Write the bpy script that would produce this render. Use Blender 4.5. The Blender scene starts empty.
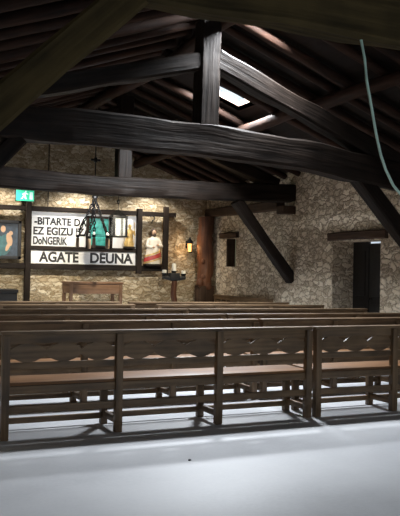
import bpy, bmesh, math, random
from mathutils import Vector, Matrix, noise
random.seed(7)
SC = bpy.context.scene
COL = SC.collection
PI = math.pi

# ------------------------------------------------------------------ camera
F_PX, YAW, PITCH, ROLL, EYE = 775.15, 0.4446, 0.0169, 0.0187, 1.511
fw = Vector((math.sin(YAW)*math.cos(PITCH), math.cos(YAW)*math.cos(PITCH), math.sin(PITCH)))
rt = Vector((math.cos(YAW), -math.sin(YAW), 0)); up = rt.cross(fw)
r2 = rt*math.cos(ROLL) + up*math.sin(ROLL); u2 = -rt*math.sin(ROLL) + up*math.cos(ROLL)
cam_d = bpy.data.cameras.new('camera'); cam = bpy.data.objects.new('camera', cam_d); COL.objects.link(cam)
cam.matrix_world = Matrix(((r2.x, u2.x, -fw.x, 0), (r2.y, u2.y, -fw.y, 0), (r2.z, u2.z, -fw.z, EYE), (0, 0, 0, 1)))
cam_d.sensor_fit = 'VERTICAL'; cam_d.sensor_height = 24; cam_d.sensor_width = 24*400/516
cam_d.lens = F_PX/516*24
cam_d.clip_start = .05; cam_d.clip_end = 200
SC.camera = cam

# ------------------------------------------------------------------ light
SC.view_settings.view_transform = 'Standard'; SC.view_settings.look = 'None'
SC.view_settings.gamma = 1; SC.view_settings.use_curve_mapping = False
SC.view_settings.exposure = 0.0
w = bpy.data.worlds.new('sky'); SC.world = w; w.use_nodes = True
bg = w.node_tree.nodes['Background']; bg.inputs[0].default_value = (.78, .88, 1, 1); bg.inputs[1].default_value = .8

def lamp(name, kind, loc, target, power, color=(1, 1, 1), size=.1, size_y=None, angle=None, blend=.5, spread=None):
    d = bpy.data.lights.new(name, kind); d.energy = power; d.color = color
    if kind == 'AREA':
        d.size = size
        if size_y: d.shape = 'RECTANGLE'; d.size_y = size_y
        if spread: d.spread = spread
    else:
        d.shadow_soft_size = size
    if kind == 'SPOT':
        d.spot_size = angle; d.spot_blend = blend
    o = bpy.data.objects.new(name, d); COL.objects.link(o); o.location = loc
    o.rotation_euler = (Vector(target)-Vector(loc)).to_track_quat('-Z', 'Y').to_euler()
    return o

# roof geometry (underside of the boards)
RX, RZ, RS = 4.6, 5.05, .36
XL, XR, YB = -.4, 8.6, 17.7
def roof_z(x): return RZ - RS*abs(x-RX)
NR = Vector((RS, 0, 1)).normalized()
SKY_A = (5.62, 6.48, 11.42, 12.12)      # x0,x1,y0,y1 roof windows on the right slope
SKY_B = (4.72, 5.42, 8.50, 8.86)
def sky_light(name, q, power):
    x0, x1, y0, y1 = q; xc = (x0+x1)/2
    p = Vector((xc, (y0+y1)/2, roof_z(xc))) + NR*.3
    lamp(name, 'AREA', p, p-NR, power, (.90, .95, 1), x1-x0+.1, y1-y0+.1)
sky_light('daylight_above_roof_window', SKY_A, 1100)
sky_light('daylight_above_hidden_roof_window', SKY_B, 1300)
lamp('daylight_from_porch', 'AREA', (4.2, -1.8, 1.9), (4.6, 6, .2), 24, (.86, .93, 1), 7, 2.6)
for (x, p) in ((3.4, 34), (5.2, 42), (7.0, 34)):             # wall washers above the signs
    lamp('sign_washer', 'SPOT', (x, 16.98, 3.42), (x, 17.62, 1.6), p*3.2, (1, .93, .82), .04, angle=2.3, blend=.6)
for x in (4.6, 6.3):  # unseen fill lights, added to brighten the white boards from the front
    lamp('sign_fill', 'SPOT', (x, 14.05, 3.15), (x+.2, 17.5, 2.2), 240, (1, .97, .93), .04, angle=.75, blend=.9)
for (x, p) in ((3.5, 100), (5.2, 100), (7.2, 50)):
    lamp('altar_spot', 'SPOT', (x, 14.0, 3.2), (x+.1, 17.7, .85), p*5, (1, .86, .62), .04, angle=.95, blend=1)

# ------------------------------------------------------------------ materials
def nodes(m):
    m.use_nodes = True; nt = m.node_tree
    return nt, nt.nodes['Principled BSDF']
def N(nt, t, **k):
    n = nt.nodes.new(t)
    for a, v in k.items():
        if hasattr(n, a): setattr(n, a, v)
        else: n.inputs[a].default_value = v
    return n
def ramp(nt, fac, stops):
    r = nt.nodes.new('ShaderNodeValToRGB'); nt.links.new(fac, r.inputs[0])
    e = r.color_ramp.elements
    while len(e) < len(stops): e.new(.5)
    for i, (p, c) in enumerate(stops):
        e[i].position = p; e[i].color = (*c, 1)
    return r.outputs[0]
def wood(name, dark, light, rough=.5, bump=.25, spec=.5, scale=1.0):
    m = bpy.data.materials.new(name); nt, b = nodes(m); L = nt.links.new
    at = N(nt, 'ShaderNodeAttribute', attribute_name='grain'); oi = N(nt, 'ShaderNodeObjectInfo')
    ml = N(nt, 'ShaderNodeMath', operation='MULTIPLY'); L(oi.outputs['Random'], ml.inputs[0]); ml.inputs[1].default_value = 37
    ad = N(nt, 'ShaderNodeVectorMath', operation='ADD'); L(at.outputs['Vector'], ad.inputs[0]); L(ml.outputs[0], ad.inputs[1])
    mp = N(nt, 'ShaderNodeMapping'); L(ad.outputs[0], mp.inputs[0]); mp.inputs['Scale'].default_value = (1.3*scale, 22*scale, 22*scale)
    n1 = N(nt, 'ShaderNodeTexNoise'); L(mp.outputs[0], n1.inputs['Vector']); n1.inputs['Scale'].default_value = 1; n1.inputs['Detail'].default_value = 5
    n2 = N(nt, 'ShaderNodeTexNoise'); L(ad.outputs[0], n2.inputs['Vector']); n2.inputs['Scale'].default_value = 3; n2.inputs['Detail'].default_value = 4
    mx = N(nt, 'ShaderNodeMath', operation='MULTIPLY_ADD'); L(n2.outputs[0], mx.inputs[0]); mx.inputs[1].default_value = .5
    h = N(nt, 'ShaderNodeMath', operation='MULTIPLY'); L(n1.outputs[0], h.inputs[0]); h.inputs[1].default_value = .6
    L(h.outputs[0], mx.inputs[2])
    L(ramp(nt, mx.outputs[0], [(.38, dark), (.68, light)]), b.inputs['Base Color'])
    rr = N(nt, 'ShaderNodeMapRange'); L(n2.outputs[0], rr.inputs[0]); rr.inputs[3].default_value = rough-.13; rr.inputs[4].default_value = rough+.15
    L(rr.outputs[0], b.inputs['Roughness']); b.inputs['Specular IOR Level'].default_value = spec
    bp = N(nt, 'ShaderNodeBump'); bp.inputs['Strength'].default_value = bump; bp.inputs['Distance'].default_value = .02
    L(mx.outputs[0], bp.inputs['Height']); L(bp.outputs[0], b.inputs['Normal'])
    return m
def plain(name, c, rough=.5, metal=0, emit=None, es=1, var=.12):
    m = bpy.data.materials.new(name); nt, b = nodes(m); L = nt.links.new
    tc = N(nt, 'ShaderNodeTexCoord'); n1 = N(nt, 'ShaderNodeTexNoise'); L(tc.outputs['Object'], n1.inputs['Vector']); n1.inputs['Scale'].default_value = 9
    L(ramp(nt, n1.outputs[0], [(.3, tuple(x*(1-var) for x in c)), (.7, tuple(min(1, x*(1+var)) for x in c))]), b.inputs['Base Color'])
    b.inputs['Roughness'].default_value = rough; b.inputs['Metallic'].default_value = metal
    if emit:
        b.inputs['Emission Color'].default_value = (*emit, 1); b.inputs['Emission Strength'].default_value = es
    return m
def stone(name, cols, mortar, sc=(4.2, 4.2, 8.5), bump=1.0):
    m = bpy.data.materials.new(name); nt, b = nodes(m); L = nt.links.new
    tc = N(nt, 'ShaderNodeTexCoord')
    nz = N(nt, 'ShaderNodeTexNoise'); L(tc.outputs['Object'], nz.inputs['Vector']); nz.inputs['Scale'].default_value = 5.0; nz.inputs['Detail'].default_value = 5; nz.inputs['Roughness'].default_value = .62
    sb = N(nt, 'ShaderNodeVectorMath', operation='SUBTRACT'); L(nz.outputs['Color'], sb.inputs[0]); sb.inputs[1].default_value = (.5, .5, .5)
    sm = N(nt, 'ShaderNodeVectorMath', operation='SCALE'); L(sb.outputs[0], sm.inputs[0]); sm.inputs['Scale'].default_value = .30
    ad = N(nt, 'ShaderNodeVectorMath', operation='ADD'); L(tc.outputs['Object'], ad.inputs[0]); L(sm.outputs[0], ad.inputs[1])
    mp = N(nt, 'ShaderNodeMapping'); L(ad.outputs[0], mp.inputs[0]); mp.inputs['Scale'].default_value = sc
    v1 = N(nt, 'ShaderNodeTexVoronoi', feature='F1'); L(mp.outputs[0], v1.inputs['Vector']); v1.inputs['Scale'].default_value = 1
    v2 = N(nt, 'ShaderNodeTexVoronoi', feature='DISTANCE_TO_EDGE'); L(mp.outputs[0], v2.inputs['Vector']); v2.inputs['Scale'].default_value = 1
    sp = N(nt, 'ShaderNodeSeparateColor'); L(v1.outputs['Color'], sp.inputs[0])
    nf = N(nt, 'ShaderNodeTexNoise'); L(tc.outputs['Object'], nf.inputs['Vector']); nf.inputs['Scale'].default_value = 22; nf.inputs['Detail'].default_value = 6
    a1 = N(nt, 'ShaderNodeMath', operation='MULTIPLY_ADD'); L(nf.outputs[0], a1.inputs[0]); a1.inputs[1].default_value = .5
    a2 = N(nt, 'ShaderNodeMath', operation='MULTIPLY'); L(sp.outputs[0], a2.inputs[0]); a2.inputs[1].default_value = .55; L(a2.outputs[0], a1.inputs[2])
    c = ramp(nt, a1.outputs[0], [(.12+.25*i, q) for i, q in enumerate(cols)])
    mm = N(nt, 'ShaderNodeMapRange'); L(v2.outputs[0], mm.inputs[0]); mm.inputs[1].default_value = .02; mm.inputs[2].default_value = .07
    mix = N(nt, 'ShaderNodeMix', data_type='RGBA'); L(mm.outputs[0], mix.inputs[0]); mix.inputs[6].default_value = (*mortar, 1); L(c, mix.inputs[7])
    L(mix.outputs[2], b.inputs['Base Color']); b.inputs['Roughness'].default_value = .9; b.inputs['Specular IOR Level'].default_value = .15
    hm = N(nt, 'ShaderNodeMapRange', interpolation_type='SMOOTHSTEP'); L(v2.outputs[0], hm.inputs[0]); hm.inputs[2].default_value = .22
    h2 = N(nt, 'ShaderNodeMath', operation='MULTIPLY_ADD'); L(nf.outputs[0], h2.inputs[0]); h2.inputs[1].default_value = .55; L(hm.outputs[0], h2.inputs[2])
    h3 = N(nt, 'ShaderNodeMath', operation='MULTIPLY_ADD'); L(sp.outputs[1], h3.inputs[0]); h3.inputs[1].default_value = .5; L(h2.outputs[0], h3.inputs[2])
    bp = N(nt, 'ShaderNodeBump'); bp.inputs['Strength'].default_value = bump; bp.inputs['Distance'].default_value = .02
    L(h3.outputs[0], bp.inputs['Height']); L(bp.outputs[0], b.inputs['Normal'])
    return m
def concrete(name):
    m = bpy.data.materials.new(name); nt, b = nodes(m); L = nt.links.new
    tc = N(nt, 'ShaderNodeTexCoord')
    n1 = N(nt, 'ShaderNodeTexNoise'); L(tc.outputs['Object'], n1.inputs['Vector']); n1.inputs['Scale'].default_value = .9; n1.inputs['Detail'].default_value = 8; n1.inputs['Roughness'].default_value = .6
    n2 = N(nt, 'ShaderNodeTexNoise'); L(tc.outputs['Object'], n2.inputs['Vector']); n2.inputs['Scale'].default_value = 30; n2.inputs['Detail'].default_value = 4
    a = N(nt, 'ShaderNodeMath', operation='MULTIPLY_ADD'); L(n2.outputs[0], a.inputs[0]); a.inputs[1].default_value = .25; L(n1.outputs[0], a.inputs[2])
    L(ramp(nt, a.outputs[0], [(.4, (.47, .48, .505)), (.62, (.56, .57, .595)), (.85, (.62, .63, .65))]), b.inputs['Base Color'])
    b.inputs['Roughness'].default_value = .5
    rr = N(nt, 'ShaderNodeMapRange'); L(n1.outputs[0], rr.inputs[0]); rr.inputs[3].default_value = .38; rr.inputs[4].default_value = .6
    L(rr.outputs[0], b.inputs['Roughness']); b.inputs['Specular IOR Level'].default_value = .35
    bp = N(nt, 'ShaderNodeBump'); bp.inputs['Strength'].default_value = .08; bp.inputs['Distance'].default_value = .01
    L(a.outputs[0], bp.inputs['Height']); L(bp.outputs[0], b.inputs['Normal'])
    return m
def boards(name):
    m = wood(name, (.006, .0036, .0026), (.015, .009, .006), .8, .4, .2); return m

M = {}
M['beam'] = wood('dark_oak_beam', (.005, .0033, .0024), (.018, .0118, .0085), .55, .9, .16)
M['moss'] = wood('weathered_mossy_beam', (.018, .013, .005), (.072, .051, .020), .8, .8, .15)
M['log'] = wood('log_rafter', (.012, .0062, .0042), (.046, .022, .0135), .75, .6, .2)
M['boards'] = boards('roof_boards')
M['pew'] = wood('pew_oak', (.066, .041, .021), (.19, .120, .064), .5, .3, .35)
M['seat'] = wood('pew_seat_oak', (.095, .044, .017), (.19, .092, .036), .5, .15, .25)
M['table'] = wood('table_oak', (.15, .080, .045), (.30, .175, .105), .5, .15, .4)
M['trunk'] = wood('red_trunk', (.05, .018, .009), (.15, .058, .026), .55, .6, .4)
M['lintel'] = wood('lintel_oak', (.024, .014, .009), (.075, .046, .030), .75, .5, .2)
M['door'] = wood('door_dark', (.010, .009, .008), (.022, .019, .016), .6, .2, .3)
M['stoneB'] = stone('rubble_stone_warm', [(.25, .19, .115), (.41, .33, .22), (.54, .46, .335), (.66, .59, .46)], (.28, .21, .12), (5.2, 5.2, 15))
M['stoneR'] = stone('rubble_stone_grey', [(.36, .285, .20), (.55, .455, .335), (.68, .58, .44), (.80, .71, .565)], (.27, .215, .155), (5.2, 5.2, 11))
M['floor'] = concrete('smooth_concrete')
M['iron'] = plain('black_iron', (.012, .012, .013), .45, .6)
M['white'] = plain('white_paint', (.86, .87, .88), .6, var=.03)
M['black'] = plain('black_paint', (.012, .012, .014), .6)
M['tube'] = plain('pale_brown_tube', (.34, .25, .18), .5)
M['candle'] = plain('candle_wax', (.82, .80, .74), .5, var=.04)
M['glass'] = None
def glass(name, c, rough=.05, alpha=.35):
    m = bpy.data.materials.new(name); nt, b = nodes(m)
    b.inputs['Base Color'].default_value = (*c, 1); b.inputs['Roughness'].default_value = rough
    b.inputs['Alpha'].default_value = alpha
    return m
M['glass'] = glass('lantern_glass', (.35, .38, .38), .08, .14)
M['skyglass'] = glass('roof_window_glass', (.9, .95, 1), .05, .06)

# ------------------------------------------------------------------ mesh helpers
class MB:
    def __init__(s): s.v = []; s.g = []; s.f = []; s.sm = []
    def add(s, vs, gs, fs, smooth=False):
        o = len(s.v); s.v += [tuple(p) for p in vs]; s.g += [tuple(p) for p in gs]
        s.f += [tuple(i+o for i in q) for q in fs]; s.sm += [smooth]*len(fs)
    def box(s, x0, x1, y0, y1, z0, z1, bev=0.0, mat=None):
        bm = bmesh.new(); bmesh.ops.create_cube(bm, size=1)
        for v in bm.verts:
            v.co = Vector(((x0+x1)/2+v.co.x*(x1-x0), (y0+y1)/2+v.co.y*(y1-y0), (z0+z1)/2+v.co.z*(z1-z0)))
        if bev: bmesh.ops.bevel(bm, geom=bm.edges[:], offset=min(bev, .45*min(x1-x0, y1-y0, z1-z0)), segments=2, affect='EDGES', profile=.6)
        d = [(x1-x0, 0), (y1-y0, 1), (z1-z0, 2)]; d.sort(reverse=True); ax = [q[1] for q in d]
        bm.verts.index_update()
        vs = [v.co.copy() for v in bm.verts]; fs = [[v.index for v in f.verts] for f in bm.faces]; bm.free()
        gs = [(v[ax[0]], v[ax[1]], v[ax[2]]) for v in vs]
        if mat is not None: vs = [mat @ v for v in vs]
        s.add(vs, gs, fs)
        return s
    def sweep(s, pts, w, h, upv=(0, 0, 1), chamf=.02, wob=.0, seg=10, taper=None, rnd=0, seed=0):
        """timber along a polyline: rectangular chamfered section w x h, or round (rnd sides)."""
        P = [Vector(p) for p in pts]
        # resample
        R = []
        for a, b in zip(P[:-1], P[1:]):
            n = max(1, int(seg/(len(P)-1)))
            for i in range(n): R.append(a.lerp(b, i/n))
        R.append(P[-1])
        upv = Vector(upv); rings = []; L = 0
        for i, p in enumerate(R):
            t = (R[min(i+1, len(R)-1)]-R[max(i-1, 0)]).normalized()
            a = t.cross(upv).normalized(); bb = a.cross(t).normalized()
            if i: L += (p-R[i-1]).length
            k = 1 if taper is None else 1+(taper-1)*i/(len(R)-1)
            if rnd:
                sec = [(math.cos(2*PI*j/rnd)*w/2*k, math.sin(2*PI*j/rnd)*h/2*k) for j in range(rnd)]
            else:
                W, H, c = w/2*k, h/2*k, chamf
                sec = [(-W+c, -H), (0, -H), (W-c, -H), (W, -H+c), (W, 0), (W, H-c), (W-c, H), (0, H), (-W+c, H), (-W, H-c), (-W, 0), (-W, -H+c)]
            ring = []
            for (u, v) in sec:
                q = p + a*u + bb*v
                if wob:
                    nn = noise.noise(Vector((L*1.7+seed*7.3, u*6+seed, v*6)))*wob + noise.noise(Vector((L*6+seed*3.1, u*14, v*14+seed)))*wob*.4
                    d = (a*u+bb*v).normalized(); q = q + d*nn
                ring.append((q, (L, u, v)))
            rings.append(ring)
        n = len(rings[0]); vs = [q for r in rings for q, g in r]; gs = [g for r in rings for q, g in r]; fs = []
        for i in range(len(rings)-1):
            for j in range(n):
                fs.append((i*n+j, i*n+(j+1) % n, (i+1)*n+(j+1) % n, (i+1)*n+j))
        fs.append(tuple(range(n))[::-1]); m = (len(rings)-1)*n; fs.append(tuple(range(m, m+n)))
        s.add(vs, gs, fs, bool(rnd))
        return s
    def tube(s, pts, r, n=8, seg=None):
        return s.sweep(pts, 2*r, 2*r, (0, 0, 1) if abs((Vector(pts[-1])-Vector(pts[0])).normalized().z) < .95 else (0, 1, 0), rnd=n, seg=seg or len(pts)-1)
    def lathe(s, prof, c=(0, 0, 0), n=14, sx=1, sy=1):
        vs = []; gs = []; fs = []
        for (r, z) in prof:
            for j in range(n):
                a = 2*PI*j/n; vs.append((c[0]+r*sx*math.cos(a), c[1]+r*sy*math.sin(a), c[2]+z)); gs.append((z, r*math.cos(a), r*math.sin(a)))
        for i in range(len(prof)-1):
            for j in range(n): fs.append((i*n+j, i*n+(j+1) % n, (i+1)*n+(j+1) % n, (i+1)*n+j))
        fs.append(tuple(range(n))[::-1]); m = (len(prof)-1)*n; fs.append(tuple(range(m, m+n)))
        s.add(vs, gs, fs, True); return s
    def ellip(s, c, rx, ry, rz, n=12, k=8):
        return s.lathe([(max(.001, math.sin(PI*i/k)), -math.cos(PI*i/k)*rz) for i in range(k+1)], c, n, rx, ry)
    def prism(s, poly, y0, y1, plane='XZ'):
        """polygon in XZ extruded along Y (or in YZ along X)."""
        n = len(poly)
        f = (lambda p, d: (p[0], d, p[1])) if plane == 'XZ' else (lambda p, d: (d, p[0], p[1]))
        vs = [f(p, y0) for p in poly]+[f(p, y1) for p in poly]; gs = [(p[0], p[1], d) for d in (y0, y1) for p in poly]
        fs = [tuple(range(n)), tuple(range(2*n-1, n-1, -1))]+[(i, i+n, (i+1) % n+n, (i+1) % n) for i in range(n)]
        s.add(vs, gs, fs); return s
    def strip(s, top, bot, y0, y1):
        """board between two outlines sampled at the same x: lists of (x,z)."""
        n = len(top); vs = []; gs = []
        for y in (y0, y1):
            for l in (bot, top):
                vs += [(x, y, z) for x, z in l]; gs += [(x, z, y) for x, z in l]
        fs = []
        for i in range(n-1):
            fs += [(i, i+1, n+i+1, n+i), (2*n+i, 3*n+i, 3*n+i+1, 2*n+i+1), (n+i, n+i+1, 3*n+i+1, 3*n+i), (i, 2*n+i, 2*n+i+1, i+1)]
        fs += [(0, n, 3*n, 2*n), (n-1, 3*n-1, 4*n-1, 2*n-1)]
        s.add(vs, gs, fs); return s
    def build(s, name, mat, parent=None, loc=None):
        me = bpy.data.meshes.new(name); me.from_pydata(s.v, [], s.f)
        bm = bmesh.new(); bm.from_mesh(me); bmesh.ops.recalc_face_normals(bm, faces=bm.faces); bm.to_mesh(me); bm.free()
        a = me.attributes.new('grain', 'FLOAT_VECTOR', 'POINT'); a.data.foreach_set('vector', [c for g in s.g for c in g])
        me.polygons.foreach_set('use_smooth', [True]*len(s.sm))
        me.set_sharp_from_angle(angle=math.radians(50 if any(s.sm) else 33))
        me.materials.append(mat); me.update()
        o = bpy.data.objects.new(name, me); COL.objects.link(o)
        if parent: o.parent = parent
        if loc: o.location = loc
        return o
def tag(o, label, cat, group=None):
    o['label'] = label; o['category'] = cat
    if group: o['group'] = group
    return o
def thing(name, label, cat, loc=(0, 0, 0), rz=0, group=None):
    o = bpy.data.objects.new(name, None); COL.objects.link(o); o.location = loc; o.rotation_euler = (0, 0, rz)
    o.empty_display_size = .1
    return tag(o, label, cat, group)
def struct(o): o['kind'] = 'structure'; return o
def dup(root, loc, rz, label, group=None):
    r = root.copy(); COL.objects.link(r); r.location = loc; r.rotation_euler = (0, 0, rz); r['label'] = label
    if group: r['group'] = group
    for ch in list(root.children):
        c = ch.copy(); COL.objects.link(c); c.parent = r
        for g in list(ch.children):
            d = g.copy(); COL.objects.link(d); d.parent = c
    return r

# ------------------------------------------------------------------ room shell
Y0 = -2.0
struct(MB().box(XL-.5, XR+.55, Y0, YB+.5, -.2, 0).build('floor', M['floor']))
struct(MB().box(2.2, 7.7, 15.3, YB, 0, .3, .01).build('trim_1', M['floor']))
gz = lambda x: roof_z(x)
struct(MB().prism([(XL-.5, -.2), (XR+.55, -.2), (XR+.55, gz(XR+.55)), (RX, RZ), (XL-.5, gz(XL-.5))], YB, YB+.5).build('wall_back', M['stoneB']))
# right wall with doorway and slit
DY0, DY1, DZ = 10.78, 12.20, 2.12
SY0, SY1, SZ0, SZ1 = 16.08, 16.59, 1.63, 2.30
zt = gz(XR)+.0
mb = MB(); X0, X1 = XR, XR+.55
mb.box(X0, X1, Y0, DY0, -.1, zt).box(X0, X1, DY0, DY1, DZ, zt).box(X0, X1, DY1, SY0, -.1, zt)
mb.box(X0, X1, SY0, SY1, -.1, SZ0).box(X0, X1, SY0, SY1, SZ1, zt).box(X0, X1, SY1, YB, -.1, zt)
struct(mb.build('wall_right', M['stoneR']))
mb = MB().box(XL-.5, XL, Y0, YB, -.1, gz(XL))
struct(mb.build('wall_left', M['stoneR']))
# roof boards, with the two openings left free on the right slope
def slab(mb, xa, xb, ya, yb, t=.08):
    za, zb = roof_z(xa), roof_z(xb)
    mb.add([(xa, ya, za), (xb, ya, zb), (xb, yb, zb), (xa, yb, za), (xa, ya, za+t), (xb, ya, zb+t), (xb, yb, zb+t), (xa, yb, za+t)],
           [(y, x, z) for (x, y, z) in [(xa, ya, 0), (xb, ya, 0), (xb, yb, 0), (xa, yb, 0), (xa, ya, t), (xb, ya, t), (xb, yb, t), (xa, yb, t)]],
           [(0, 3, 2, 1), (4, 5, 6, 7), (0, 1, 5, 4), (1, 2, 6, 5), (2, 3, 7, 6), (3, 0, 4, 7)])
mb = MB(); YE = YB+.5
slab(mb, XL-.5, RX, Y0, YE)
y = Y0
for (x0, x1, y0, y1) in (SKY_B, SKY_A):
    slab(mb, RX, XR+.6, y, y0); slab(mb, RX, x0, y0, y1); slab(mb, x1, XR+.6, y0, y1); y = y1
slab(mb, RX, XR+.6, y, YE)
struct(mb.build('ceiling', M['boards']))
def skylight(n, q):
    x0, x1, y0, y1 = q; mb = MB()
    for (xa, xb, ya, yb) in ((x0-.04, x0, y0-.04, y1+.04), (x1, x1+.04, y0-.04, y1+.04), (x0, x1, y0-.04, y0), (x0, x1, y1, y1+.04)):
        slab2 = MB(); slab(mb, xa, xb, ya, yb, .16)
    fr = struct(mb.build('window_%d' % n, M['lintel']))
    g = MB(); slab(g, x0, x1, y0, y1, .01); p = g.build('pane', M['skyglass'], fr); p.location = (0, 0, .12)
skylight(1, SKY_A); skylight(2, SKY_B)

# slit window
wn = struct(MB().sweep([(XR+.06, 15.96, 2.37), (XR+.06, 16.82, 2.37)], .3, .13, seg=8, wob=.02, seed=3).build('window_3', M['lintel']))
MB().box(XR+.20, XR+.23, SY0, SY1, SZ0, SZ1).build('pane', plain('greenish_old_glowing_glass', (.30, .31, .21), .3, emit=(.5, .52, .36), es=.07), wn)  # faint emission on the pane stands in for daylight behind it
MB().box(XR+.01, XR+.26, SY0, SY0+.03, SZ0, SZ1).box(XR+.01, XR+.26, SY1-.03, SY1, SZ0, SZ1).box(XR+.17, XR+.24, SY1-.08, SY1-.03, SZ0, SZ1).build('window_frame', M['lintel'], wn)
# doorway: lintel, two dark leaves set deep in the wall; daylight shows in the gap above the right-hand leaf
dr = struct(MB().box(XR+.48, XR+.53, 11.73, DY1, 0, DZ, .004).build('door_1', M['door']))
MB().box(XR+.49, XR+.53, DY0, 11.72, 0, 2.085, .004).build('door_leaf', M['door'], dr)
for (ya, yb, za, zb) in ((11.30, 11.64, .25, .95), (11.30, 11.64, 1.1, 1.9), (11.81, 12.12, .25, .95), (11.81, 12.12, 1.1, 1.95)):
    MB().box(XR+.46, XR+.48, ya, yb, za, zb, .008).build('door_panel', M['door'], dr)
MB().lathe([(.02, 0), (.03, .02), (.012, .04), (.012, .07)], (0, 0, 0), 10).build('door_knob', M['iron'], dr, (XR+.42, 11.64, 1.05)).rotation_euler = (0, PI/2, 0)
struct(MB().sweep([(XR+.10, 10.58, 2.21), (XR+.10, 11.4, 2.215), (XR+.10, 12.28, 2.20)], .36, .15, seg=12, wob=.02, seed=5).build('trim_2', M['lintel']))

# ------------------------------------------------------------------ roof timbers
LG = 'round log rafters under the roof boards'
RB = []
def blocked(yy):
    return any(q[2]-.2 < yy < q[3]+.2 for q in (SKY_A, SKY_B))
k = 0
yy = 2.2
while yy < 17.6:
    for side in (-1, 1):
        k += 1; r = random.uniform(.055, .075)
        j = random.uniform(-.03, .03)
        ye = yy; seen = globals().setdefault('seen_y', {-1: -9, 1: -9})
        if side == 1 and blocked(yy):
            q = SKY_A if SKY_A[2]-.2 < yy < SKY_A[3]+.2 else SKY_B
            ye = q[2]-.22 if yy < (q[2]+q[3])/2 else q[3]+.22
        if ye-seen[side] < .2: continue
        seen[side] = ye
        x1 = RX+side*.04; x2 = XR-.01 if side == 1 else XL+.01
        pts = []
        for i in range(5):
            x = x1+(x2-x1)*i/4
            pts.append((x, ye+j*math.sin(i*1.3+k), roof_z(x)-r*1.07-.026))
        o = MB().sweep(pts, 2*r, 2*r, rnd=10, seg=16, wob=.012, seed=k).build('log_rafter', M['log'])
        lab = ('round log rafter on the roof slope right of the ridge' if side == 1 else 'round log rafter on the roof slope left of the ridge')
        tag(o, lab, 'rafter', 'log rafters right of the ridge' if side == 1 else 'log rafters left of the ridge')
    yy += .56
pur = lambda pts, w, h, lab, s: tag(MB().sweep(pts, w, h, rnd=12, seg=24, wob=.03, seed=s).build('roof_purlin', M['log']), lab, 'beam')
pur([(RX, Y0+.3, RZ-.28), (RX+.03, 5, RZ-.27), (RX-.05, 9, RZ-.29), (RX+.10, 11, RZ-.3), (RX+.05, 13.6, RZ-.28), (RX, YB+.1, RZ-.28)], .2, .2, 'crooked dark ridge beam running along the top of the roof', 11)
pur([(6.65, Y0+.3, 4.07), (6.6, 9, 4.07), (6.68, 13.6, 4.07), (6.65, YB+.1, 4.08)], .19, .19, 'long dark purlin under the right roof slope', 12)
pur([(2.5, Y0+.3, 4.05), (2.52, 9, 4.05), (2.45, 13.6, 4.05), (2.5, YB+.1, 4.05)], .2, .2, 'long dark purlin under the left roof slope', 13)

def truss(yc, kx, label, tie, kpw, mat_t, mat, prin, braces, seed, depth=.26):
    t = thing('roof_truss', label, 'roof truss', (kx, yc, 0))
    B = lambda pts: [(p[0]-kx, p[2] if len(p) > 2 else 0, p[1]) for p in pts]
    pts, h = tie
    MB().sweep(B(pts), depth, h, seg=36, wob=.03, chamf=.03, seed=seed).build('tie_beam', mat_t, t)
    MB().sweep([(0, 0, pts[len(pts)//2][1]+.12), (.02, 0, 4.74)], depth-.02, kpw, upv=(1, 0, 0), seg=14, wob=.02, chamf=.02, seed=seed+1).build('king_post', mat, t)
    for (a, b, w) in prin:
        MB().sweep(B([a, b]), depth-.04, w, seg=20, wob=.025, chamf=.025, seed=seed+2+a[0]).build('principal_rafter', mat, t)
    for (a, b, w) in braces:
        MB().sweep(B([a, b]), depth-.06, w, seg=12, wob=.012, chamf=.02, seed=seed+5+a[0]).build('brace', mat_t, t)
    return t
# nearest truss
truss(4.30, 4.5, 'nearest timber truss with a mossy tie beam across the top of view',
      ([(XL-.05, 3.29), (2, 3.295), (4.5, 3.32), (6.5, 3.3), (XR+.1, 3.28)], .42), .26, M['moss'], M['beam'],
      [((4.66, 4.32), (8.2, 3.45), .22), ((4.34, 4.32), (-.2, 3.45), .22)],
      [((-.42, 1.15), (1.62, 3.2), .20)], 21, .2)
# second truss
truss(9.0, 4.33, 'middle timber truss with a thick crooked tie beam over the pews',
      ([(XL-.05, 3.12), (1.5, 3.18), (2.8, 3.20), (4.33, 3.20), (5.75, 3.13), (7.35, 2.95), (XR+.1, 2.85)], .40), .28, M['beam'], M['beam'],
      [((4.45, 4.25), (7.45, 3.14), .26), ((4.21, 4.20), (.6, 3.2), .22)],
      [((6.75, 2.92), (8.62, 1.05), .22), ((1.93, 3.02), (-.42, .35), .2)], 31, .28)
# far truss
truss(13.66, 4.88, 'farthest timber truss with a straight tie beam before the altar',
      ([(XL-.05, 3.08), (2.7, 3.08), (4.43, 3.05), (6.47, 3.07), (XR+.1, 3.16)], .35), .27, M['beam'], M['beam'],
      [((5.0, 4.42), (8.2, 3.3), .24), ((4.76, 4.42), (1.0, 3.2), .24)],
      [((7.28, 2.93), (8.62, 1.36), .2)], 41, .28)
tag(MB().sweep([(XR-.1, 13.95, 2.93), (XR-.12, 15.6, 2.93), (XR-.1, 17.4, 2.96)], .2, .2, seg=12, wob=.015, seed=61).build('timber_wall_plate', M['lintel']),
    'short timber plate along the right wall from the red trunk to the far truss', 'beam')
tag(MB().box(XR-.3, XR+.02, 13.52, 13.8, 2.72, 2.88, .02).build('timber_corbel', M['lintel']),
    'dark timber corbel under the right end of the farthest tie beam', 'corbel')

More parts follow.
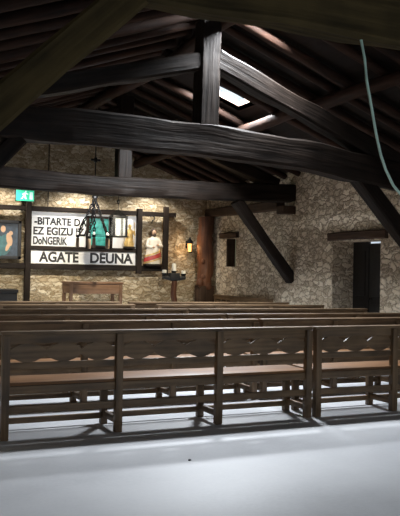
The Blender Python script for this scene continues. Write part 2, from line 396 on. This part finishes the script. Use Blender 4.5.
# ------------------------------------------------------------------ pews
def make_pew(sec, nsec, label):
    W = sec*nsec
    t = thing('pew', label, 'pew')
    pw = M['pew']
    MB().box(-.045, W+.045, -.05, .055, .918, .95, .012).build('top_cap', pw, t)
    MB().box(-.03, W+.03, -.012, .035, .838, .922, .006).build('top_rail', pw, t)
    for i in range(nsec):
        n = 60; top = []; bot = []
        for j in range(n+1):
            u = j/n; x = i*sec+.03+u*(sec-.06)
            a = abs(math.sin(PI*(u*3.0)))**.9
            hh = .024+.062*a
            top.append((x, .757+hh)); bot.append((x, .757-hh))
        MB().strip(top, bot, -.008, .018).build('scalloped_panel', pw, t)
    MB().box(0, W, -.012, .03, .612, .672, .006).build('lower_rail', pw, t)
    MB().box(0, W, -.02, .02, .395, .466, .006).build('seat_apron', pw, t)
    MB().box(-.03, W+.03, -.015, .45, .466, .498, .012).build('seat', M['seat'], t)
    MB().box(0, W, -.018, .022, .225, .29, .006).build('back_stretcher', pw, t)
    MB().box(0, W, .385, .42, .055, .11, .006).build('front_stretcher', pw, t)
    for i in range(nsec+1):
        x = i*sec
        MB().box(x-.034, x+.034, -.055, .02, 0, .918, .008).build('back_post', pw, t)
        MB().box(x-.034, x+.034, .37, .435, 0, .466, .008).build('front_leg', pw, t)
        MB().box(x-.02, x+.02, .02, .37, .075, .135, .006).build('side_stretcher', pw, t)
        MB().box(x-.02, x+.02, .02, .37, .40, .466, .006).build('seat_bearer', pw, t)
    return t
SECL, SECR = 1.047, 1.01
rows = [(6.88, 4.60, .0), (8.13, 4.66, -.015), (9.17, 4.76, -.035), (10.47, 4.80, -.06), (11.85, 4.50, -.085), (12.88, 4.60, -.10)]
nth = ['first row', 'second row', 'third row', 'fourth row', 'fifth row', 'sixth row']
prL = prR = None
G = 'rows of scallop backed pews'
for i, (yr, xg, a) in enumerate(rows):
    R = [7.75, 7.77, 7.80, 7.89, 7.93, 7.82][i]
    rz = a
    # left bench ends at the gap, right bench starts there
    xl = xg-.055-3*SECL; xr = R-3*SECR if i else 4.665
    xr = max(xr, xg+.055)
    piv = Vector((xg, yr, 0))
    def place(x):
        return Vector((xg+(x-xg)*math.cos(rz), yr+(x-xg)*math.sin(rz), 0))
    who = ['nearest to the viewer', 'from the front', 'from the front', 'from the front', 'from the front', 'farthest from the viewer'][i]
    ll = 'brown scallop backed wooden pew left of the gap, %s from the viewer' % nth[i]
    lr = 'brown scallop backed wooden pew right of the gap, %s from the viewer' % nth[i]
    if prL is None:
        prL = make_pew(SECL, 3, ll); prL.location = place(xl); prL['group'] = G
        prR = make_pew(SECR, 3, lr); prR.location = place(xr); prR['group'] = G
    else:
        dup(prL, place(xl), rz, ll, G); dup(prR, place(xr), rz, lr, G)
# bench standing against the right wall
wb = make_pew(.87, 3, 'dark scallop backed pew standing sideways against the right stone wall'); wb.location = (XR-.10, 14.3, 0); wb.rotation_euler = (0, 0, PI/2); wb['group'] = G

# ------------------------------------------------------------------ chancel: sign frame
FY = 17.45
fr = thing('timber_display_frame', 'dark timber lattice frame holding the signs and statues on the back wall', 'frame', (4.05, FY, 0))
def rail(n, x0, x1, z0, z1, h, d=.09):
    MB().sweep([(x0-4.05, 0, z0), (x1-4.05, 0, z1)], d, h, seg=8, wob=.008, chamf=.01, seed=x0+z0).build(n, M['beam'], fr)
rail('rail', 2.6, 7.62, 2.85, 2.87, .11); rail('rail', 4.0, 6.67, 1.97, 1.97, .09); rail('rail', 2.6, 7.40, 1.55, 1.55, .12)
def post(x, z0, z1, w=.13):
    MB().sweep([(x-4.05, -.03, z0), (x-4.05, -.03, z1)], .10, w, upv=(1, 0, 0), seg=8, wob=.008, chamf=.01, seed=x).build('post', M['beam'], fr)
post(4.0, .3, 3.02); post(6.67, 1.42, 2.98); post(7.36, 1.30, 3.06)

font_cache = {}
def text(s, x0, x1, zb, h, y, parent, mat, name='lettering', loc0=None, bold=.012, shear=0):
    cu = bpy.data.curves.new('t', 'FONT'); cu.body = s; cu.size = 1; cu.extrude = .006; cu.offset = bold
    cu.shear = shear
    ob = bpy.data.objects.new('t', cu); COL.objects.link(ob)
    dg = bpy.context.evaluated_depsgraph_get(); dg.update()
    me = bpy.data.meshes.new_from_object(ob.evaluated_get(dg))
    bpy.data.objects.remove(ob); 
    xs = [v.co.x for v in me.vertices]; ys = [v.co.y for v in me.vertices]
    a, b, c, d = min(xs), max(xs), min(ys), max(ys)
    P = parent.location
    for v in me.vertices:
        x, yv, z = v.co
        v.co = (x0+(x-a)/(b-a)*(x1-x0)-P.x, y-z-P.y, zb+(yv-c)/(d-c)*h-P.z)
    me.materials.clear(); me.materials.append(mat)
    o = bpy.data.objects.new(name, me); COL.objects.link(o); o.parent = parent
    return o
sg = thing('verse_sign', 'white sign board with three lines of black capitals in the timber frame', 'sign', (4.08, FY, 1.99))
MB().box(0, 2.54, .03, .055, .03, .81, .003).build('board', M['white'], sg)
ty = FY+.028
text('-BITARTE DALA', 4.15, 5.62, 2.50, .175, ty, sg, M['black'], bold=.032)
text('EZ EGIZU IZAN', 4.13, 5.62, 2.27, .185, ty, sg, M['black'], bold=.032)
text('DoNGERIK', 4.13, 4.92, 2.05, .185, ty, sg, M['black'], bold=.032)
nb = thing('name_sign', 'long white sign board reading AGATE DEUNA below the verse sign', 'sign', (4.08, FY, 1.60))
MB().box(0, 2.53, .03, .055, .02, .33, .003).build('board', M['white'], nb)
text('AGATE', 4.27, 5.20, 1.65, .245, ty, nb, M['black'], bold=.035)
text('DEUNA', 5.48, 6.54, 1.65, .245, ty, nb, M['black'], bold=.035)

# teal framed picture
tp = thing('teal_picture', 'framed teal glass picture standing in front of the white sign', 'picture', (5.655, 17.36, 2.015))
M['teal'] = plain('teal_glass', (.04, .25, .22), .2, var=.5)
for (a, b, c, d) in ((-.32, -.25, 0, .73), (.25, .32, 0, .73), (-.32, .32, 0, .05), (-.32, .32, .68, .73)):
    MB().box(a, b, -.03, .03, c, d, .004).build('frame_bar', M['beam'], tp)
MB().box(-.26, .26, 0, .015, .04, .69).build('glass_panel', M['teal'], tp)

# painting
pt = thing('framed_painting', 'dark framed painting of a seated figure holding a child, left of the signs', 'painting', (3.30, 17.50, 1.70))
for (a, b, c, d) in ((-.56, -.49, 0, .87), (.49, .56, 0, .87), (-.56, .56, 0, .07), (-.56, .56, .80, .87)):
    MB().box(a, b, -.04, .04, c, d, .006).build('frame_bar', M['black'], pt)
MB().box(-.5, .5, .0, .02, .06, .82).build('canvas', plain('painted_dark_blue', (.035, .055, .085), .5, var=.4), pt)
skin = plain('painted_skin', (.55, .36, .23), .5); tealp = plain('painted_teal_robe', (.05, .22, .24), .5, var=.3); ochre = plain('painted_blue_robe', (.05, .15, .17), .5, var=.3)
def blob(name, cx, cz, rx, rz, mat, d, rot=0):
    n = 24; P = []
    for i in range(n):
        a = 2*PI*i/n; u, v = rx*math.cos(a), rz*math.sin(a); P.append((cx+u*math.cos(rot)-v*math.sin(rot), cz+u*math.sin(rot)+v*math.cos(rot)))
    MB().prism(P, -.002-d, .001-d).build(name, mat, pt)
blob('painted_robe', .0, .30, .20, .27, tealp, 0, .2); blob('painted_robe', .2, .32, .15, .24, ochre, .002, -.2)
blob('painted_face', .16, .67, .055, .075, skin, .004); blob('painted_child', .30, .44, .065, .15, skin, .005, .2); blob('painted_child', .33, .58, .045, .05, skin, .006)
blob('painted_child', .27, .28, .04, .11, skin, .007, -.4)

# green exit sign
ex = thing('exit_sign', 'small lit green exit sign at the top of the left frame post', 'sign', (3.90, 17.36, 3.0))
MB().box(-.21, .21, 0, .06, 0, .26, .01).build('housing', M['black'], ex)
MB().box(-.2, .2, -.006, .002, .01, .25).build('lit_face', plain('exit_green', (.02, .35, .2), .4, emit=(.07, .62, .36), es=.9, var=.05), ex)
ew = plain('exit_white', (.7, .9, .8), .4, emit=(.6, 1, .85), es=.8, var=.02)
mb = MB()
mb.prism([(-.10, .05), (-.06, .05), (-.03, .11), (.0, .05), (.04, .05), (.01, .13), (.02, .17), (.06, .15), (.07, .17), (.01, .20), (-.03, .19), (-.07, .16), (-.06, .14), (-.04, .15), (-.05, .11)], -.009, -.005)
mb.box(.10, .17, -.009, -.005, .05, .21).ellip((.015, -.007, .222), .018, .002, .018)
mb.build('pictogram', ew, ex)
tag(MB().tube([(4.50, 17.66, 2.72), (4.50, 17.66, 4.4)], .012).build('wall_cable', M['iron']), 'thin dark cable running up the back wall behind the chandelier', 'cable')
tag(MB().tube([(6.93, 17.40, 2.80), (6.99, 17.40, 2.82), (7.05, 17.40, 2.80), (7.05, 17.40, 2.74), (6.99, 17.40, 2.70), (6.98, 17.40, 2.64)], .014, 8).build('iron_hook', M['iron']), 'curled iron hook hanging above the painted statue', 'hook')

# painted statue (carved figure in robes)
gold = plain('old_gold', (.50, .34, .12), .4, .3, var=.35)
st = thing('saint_statue', 'painted statue in white robe with a red sash on the frame', 'statue', (7.02, 17.36, 1.61))
robe = plain('robe_white', (.62, .57, .48), .6); red = plain('robe_red', (.32, .03, .025), .55); skn = plain('statue_skin', (.45, .28, .18), .5); hair = plain('statue_hair', (.05, .03, .02), .6)
def loft(secs, n=20, fold=0.0):
    """secs: (z, cx, rx, ry); stacked ellipses with vertical folds."""
    mb = MB(); vs = []; gs = []; fs = []
    for (z, cx, rx, ry) in secs:
        for j in range(n):
            a = 2*PI*j/n; k = 1+fold*math.sin(a*6+z*5)
            vs.append((cx+rx*k*math.cos(a), ry*k*math.sin(a), z)); gs.append((z, a, 0))
    for i in range(len(secs)-1):
        for j in range(n): fs.append((i*n+j, i*n+(j+1) % n, (i+1)*n+(j+1) % n, (i+1)*n+j))
    fs.append(tuple(range(n))[::-1]); m = (len(secs)-1)*n; fs.append(tuple(range(m, m+n)))
    mb.add(vs, gs, fs, True); return mb
MB().box(-.22, .22, -.12, .12, 0, .05, .01).build('base', M['beam'], st)
loft([(.05, -.02, .20, .13), (.12, -.02, .21, .13), (.25, -.02, .19, .12), (.38, -.01, .165, .11), (.50, 0, .15, .10), (.60, 0, .165, .10), (.66, 0, .15, .09), (.69, 0, .07, .06), (.73, 0, .05, .05)], 26, .06).build('robe', robe, st)
def sash(z0, dz, h, k, mat):
    mb = MB(); vs = []; gs = []; fs = []; n = 24
    for zz, kk in ((0, 1), (0, 1.08), (h, 1.08), (h, 1)):
        for j in range(n):
            a = 2*PI*j/n; z = z0+zz+dz*math.cos(a); rx = (.215-.12*max(0, z-.1))*kk*k; vs.append((-.015+rx*math.cos(a), rx*.66*math.sin(a), z)); gs.append((z, a, 0))
    for i in range(4):
        for j in range(n): fs.append((i*n+j, i*n+(j+1) % n, ((i+1) % 4)*n+(j+1) % n, ((i+1) % 4)*n+j))
    mb.add(vs, gs, fs, True); return mb
sash(.17, .07, .10, 1.0, red).build('red_sash', red, st); sash(.125, .07, .03, 1.03, gold).build('gold_hem', gold, st); sash(.29, .07, .035, 1.03, gold).build('gold_hem', gold, st)
for s in (-1, 1):
    MB().sweep([(s*.13, 0, .63), (s*.19, -.05, .48), (s*.08, -.14, .44 if s < 0 else .50)], .085, .085, upv=(0, 1, .3), rnd=10, seg=8, taper=.8).build('sleeve', robe, st)
    MB().ellip((s*.055, -.155, .45 if s < 0 else .505), .035, .03, .03).build('hand', skn, st)
hd = MB().ellip((0, -.01, .80), .062, .07, .085).build('head', skn, st)
MB().lathe([(.067, -.09), (.076, -.02), (.072, .04), (.045, .085), (.005, .098)], (0, .014, .81), 14).build('hair', hair, hd)
MB().ellip((0, -.062, .75), .035, .025, .045).build('beard', hair, hd)
MB().ellip((0, -.08, .805), .012, .02, .02).build('nose', skn, hd)
# gilded statue
gs_ = thing('gilded_statue', 'small gilded statue beside the hanging box lantern', 'statue', (6.40, 17.36, 2.015))
MB().box(-.12, .12, -.08, .08, 0, .05, .008).build('base', M['beam'], gs_)
loft([(.05, 0, .12, .08), (.12, -.01, .115, .08), (.24, 0, .085, .065), (.34, 0, .08, .06), (.42, .005, .09, .055), (.46, .005, .04, .035), (.49, .005, .03, .03)], 20, .08).build('robe', gold, gs_)
MB().ellip((.005, -.005, .53), .042, .045, .055).build('head', gold, gs_)
MB().sweep([(.07, 0, .41), (.12, -.04, .33), (.09, -.08, .42)], .05, .05, upv=(0, 1, .2), rnd=8, seg=6).build('arm', gold, gs_)
MB().sweep([(-.07, 0, .41), (-.11, -.05, .30), (-.03, -.09, .29)], .05, .05, upv=(0, 1, .2), rnd=8, seg=6).build('arm', gold, gs_)
MB().tube([(.09, -.085, .10), (.09, -.085, .62)], .008).build('staff', gold, gs_)

# ------------------------------------------------------------------ hanging lights
ch = thing('hanging_chandelier', 'black iron chandelier on splayed chains hanging in front of the signs', 'chandelier', (4.775, 15.0, 1.93))
MB().tube([(0, 0, 1.03), (0, 0, 3.06)], .012).build('hanging_rod', M['iron'], ch)
MB().tube([(-.10, 0, 1.78), (.10, 0, 1.78)], .022).ellip((0, 0, 1.78), .04, .04, .06).build('rod_cross', M['iron'], ch)
MB().lathe([(.02, -.04), (.06, -.02), (.06, .02), (.02, .05)], (0, 0, 1.03), 12).build('hub', M['iron'], ch)
RR = .33
mb = MB(); n = 28
mb.tube([(RR*math.cos(2*PI*i/n), RR*math.sin(2*PI*i/n), .26) for i in range(n+1)], .006, 6); mb.build('ring', M['iron'], ch)
for kk, a in enumerate((0.25, 1.55, 3.0, 4.4, 5.3)):
    x, y = RR*math.cos(a), RR*math.sin(a)
    cb = MB(); m = 11
    for i in range(m):
        t0, t1 = i/m, (i+1)/m
        p = Vector((x*t0, y*t0, 1.02-.76*t0)); q = Vector((x*t1, y*t1, 1.02-.76*t1)); d = (q-p)
        side = Vector((-math.sin(a), math.cos(a), 0)) if i % 2 else Vector((0, 0, 1)).cross(Vector((-math.sin(a), math.cos(a), 0)))
        loop = [p+d*(.5-.62*math.cos(2*PI*j/10))+side*.024*math.sin(2*PI*j/10) for j in range(11)]
        cb.tube(loop, .0125, 5)
    cb.build('chain', M['iron'], ch)
    MB().lathe([(.015, .205), (.036, .22), (.04, .25), (.02, .255)], (x, y, 0), 12).build('candle_cup', M['iron'], ch)
    MB().lathe([(.03, 0), (.034, .02), (.034, .19), (.03, .20)], (x, y, 0), 12).build('lamp_tube', M['tube'], ch)
    MB().ellip((x, y, .285), .022, .022, .035).build('bulb', plain('bulb_glow', (.9, .88, .8), .4, emit=(1, .95, .85), es=1.2), ch)
la = thing('box_lantern', 'black box lantern with glass sides hanging right of the chandelier', 'lantern', (5.41, 15.37, 2.185))
MB().tube([(0, 0, .56), (0, 0, 2.55)], .006).build('hanging_wire', M['iron'], la)
MB().ellip((0, 0, .74), .035, .035, .05).build('hook_ball', M['iron'], la)
for sx in (-1, 1):
    for sy in (-1, 1): MB().box(sx*.135-.022, sx*.135+.022, sy*.135-.022, sy*.135+.022, .02, .42, .003).build('corner_bar', M['iron'], la)
MB().box(-.16, .16, -.16, .16, 0, .03, .005).build('bottom_tray', M['iron'], la)
MB().add([], [], []) if False else None
mb = MB(); mb.box(-.16, .16, -.16, .16, .41, .445, .005); mb.lathe([(.20, .445), (.08, .52), (.06, .53), (.06, .56), (.02, .57)], (0, 0, 0), 4); mb.build('lantern_roof', M['iron'], la)
for (a, b, c, d) in ((-.13, .13, -.137, -.134), (-.13, .13, .134, .137), (-.137, -.134, -.13, .13), (.134, .137, -.13, .13)):
    MB().box(a, b, c, d, .03, .41).build('glass_side', M['glass'], la)
MB().lathe([(.03, .03), (.03, .2), (.01, .21)], (0, 0, 0), 10).build('lamp_candle', M['candle'], la)

# wall sconce with a warm lamp
sn = thing('wall_lantern', 'small lit wall lantern with a warm glow beside the red trunk', 'lantern', (8.06, 17.52, 1.96))
MB().box(-.02, .02, .02, .18, .24, .27, .004).box(-.04, .04, .16, .18, .12, .30, .004).build('bracket', M['iron'], sn)
MB().lathe([(.06, 0), (.075, .02), (.06, .03)], (0, 0, 0), 8).build('base', M['iron'], sn)
for i in range(4):
    a = PI/4+i*PI/2; MB().tube([(.05*math.cos(a), .05*math.sin(a), .02), (.075*math.cos(a), .075*math.sin(a), .24)], .007, 6).build('corner_bar', M['iron'], sn)
MB().lathe([(.11, .235), (.09, .27), (.04, .33), (.02, .35), (.02, .38), (.005, .39)], (0, 0, 0), 8).build('roof_cap', M['iron'], sn)
MB().lathe([(.045, .03), (.062, .23)], (0, 0, 0), 8).build('glass', plain('amber_glow', (.9, .6, .3), .4, emit=(1, .5, .15), es=.55), sn)
lamp('wall_lantern_light', 'POINT', (7.95, 17.38, 2.06), (8, 18, 2), 6, (1, .55, .2), .05)

# ------------------------------------------------------------------ altar furniture
tb = thing('altar_table', 'plain brown wooden altar table with a deep apron before the back wall', 'table', (5.08, 16.0, .3))
MB().box(-.60, .60, -.30, .30, .90, .94, .008).build('tabletop', M['table'], tb)
for sy in (-1, 1):
    MB().box(-.56, .56, sy*.265-.012, sy*.265+.012, .69, .90, .005).build('apron', M['table'], tb)
    for sx in (-1, 1):
        MB().box(sx*.545-.035, sx*.545+.035, sy*.26-.03, sy*.26+.03, 0, .90, .006).build('leg', M['table'], tb)
for sx in (-1, 1): MB().box(sx*.56-.012, sx*.56+.012, -.25, .25, .70, .90, .005).build('end_apron', M['table'], tb)
bx = thing('black_chest', 'black chest standing at the left edge behind the pews', 'chest', (2.95, 16.0, .3))
MB().box(-.47, .47, -.28, .28, .05, .70, .01).build('body', M['black'], bx); MB().box(-.49, .49, -.30, .30, .70, .77, .012).build('lid', M['black'], bx)
for sx in (-1, 1):
    for sy in (-1, 1): MB().box(sx*.42-.04, sx*.42+.04, sy*.23-.04, sy*.23+.04, 0, .05).build('foot', M['black'], bx)

cs = thing('candle_stand', 'dark carved candle stand with three white candles by the statue', 'candle stand', (6.98, 16.0, .3))
MB().lathe([(.17, 0), (.17, .03), (.06, .08), (.05, .14)], (0, 0, 0), 14).build('foot', M['beam'], cs)
MB().sweep([(.02, 0, .12), (.05, .02, .4), (-.01, 0, .7), (.01, 0, .98)], .11, .13, upv=(1, 0, 0), rnd=12, seg=15, wob=.02, seed=81).build('stem', M['trunk'], cs)
MB().sweep([(-.27, 0, 1.07), (0, 0, 1.02), (.27, 0, 1.06)], .11, .10, rnd=10, seg=12, wob=.02, seed=82).box(-.12, .12, -.08, .08, 1.0, 1.16, .02).build('crossbar', M['black'], cs)
for x, z in ((-.235, 1.10), (0, 1.15), (.235, 1.09)):
    MB().lathe([(.03, 0), (.055, .02), (.06, .05), (.05, .055)], (x, 0, z), 12).build('cup', M['iron'], cs)
CL = ['white candle at the left end of the dark candle stand', 'tall white candle in the middle of the dark candle stand', 'white candle at the right end of the dark candle stand']
for (x, z, h), l in zip(((-.235, 1.155, .07), (0, 1.205, .17), (.235, 1.145, .07)), CL):
    c = thing('candle', l, 'candle', (6.98+x, 16.0, .3+z), group='candles on the dark stand')
    MB().lathe([(.05, 0), (.05, h-.01), (.042, h), (.01, h-.004)], (0, 0, 0), 12).build('wax', M['candle'], c); MB().tube([(0, 0, h-.005), (.002, 0, h+.02)], .003, 5).build('wick', M['black'], c)

tr = thing('tree_trunk_post', 'reddish knotted tree trunk post in the back right corner', 'post', (8.365, 17.27, 0))
MB().sweep([(-.02, 0, 1.15), (.02, 0, 1.6), (-.01, 0, 2.2), (.02, 0, 2.6), (.0, 0, 2.86)], .37, .37, upv=(0, 1, 0), rnd=18, seg=28, wob=.05, seed=91).build('trunk', M['trunk'], tr)
for (x, z, r) in ((-.17, 1.22, .09), (.02, 1.16, .11), (.10, 2.3, .06), (-.10, 1.75, .05), (-.08, 1.36, .08)):
    MB().ellip((x, -.12, z), r, r*.9, r*1.3).build('knot', M['trunk'], tr)
MB().box(-.19, .19, -.18, .18, 0, 1.16, .02).build('pedestal', M['lintel'], tr)

# hose hanging from the nearest tie beam
hz = [(3.19, 4.24, 3.10), (3.195, 4.2, 2.95), (3.215, 4.2, 2.80), (3.26, 4.2, 2.62), (3.30, 4.2, 2.45), (3.34, 4.2, 2.32), (3.385, 4.2, 2.22), (3.45, 4.2, 2.12), (3.54, 4.2, 2.04), (3.7, 4.2, 1.99), (3.9, 4.2, 2.03), (4.05, 4.22, 2.25), (4.1, 4.24, 2.7), (4.1, 4.25, 3.1)]
tag(MB().tube(hz, .0095, 8).build('green_cord', plain('pale_green_plastic', (.48, .66, .55), .35)), 'pale green cord looping down from the nearest tie beam', 'cord')
pb = MB().ellip((0, 0, .006), .014, .010, .007).build('pebble', M['black'], None, (2.62, 5.62, 0)); tag(pb, 'tiny dark crumb on the bare floor in front of the pews', 'crumb')
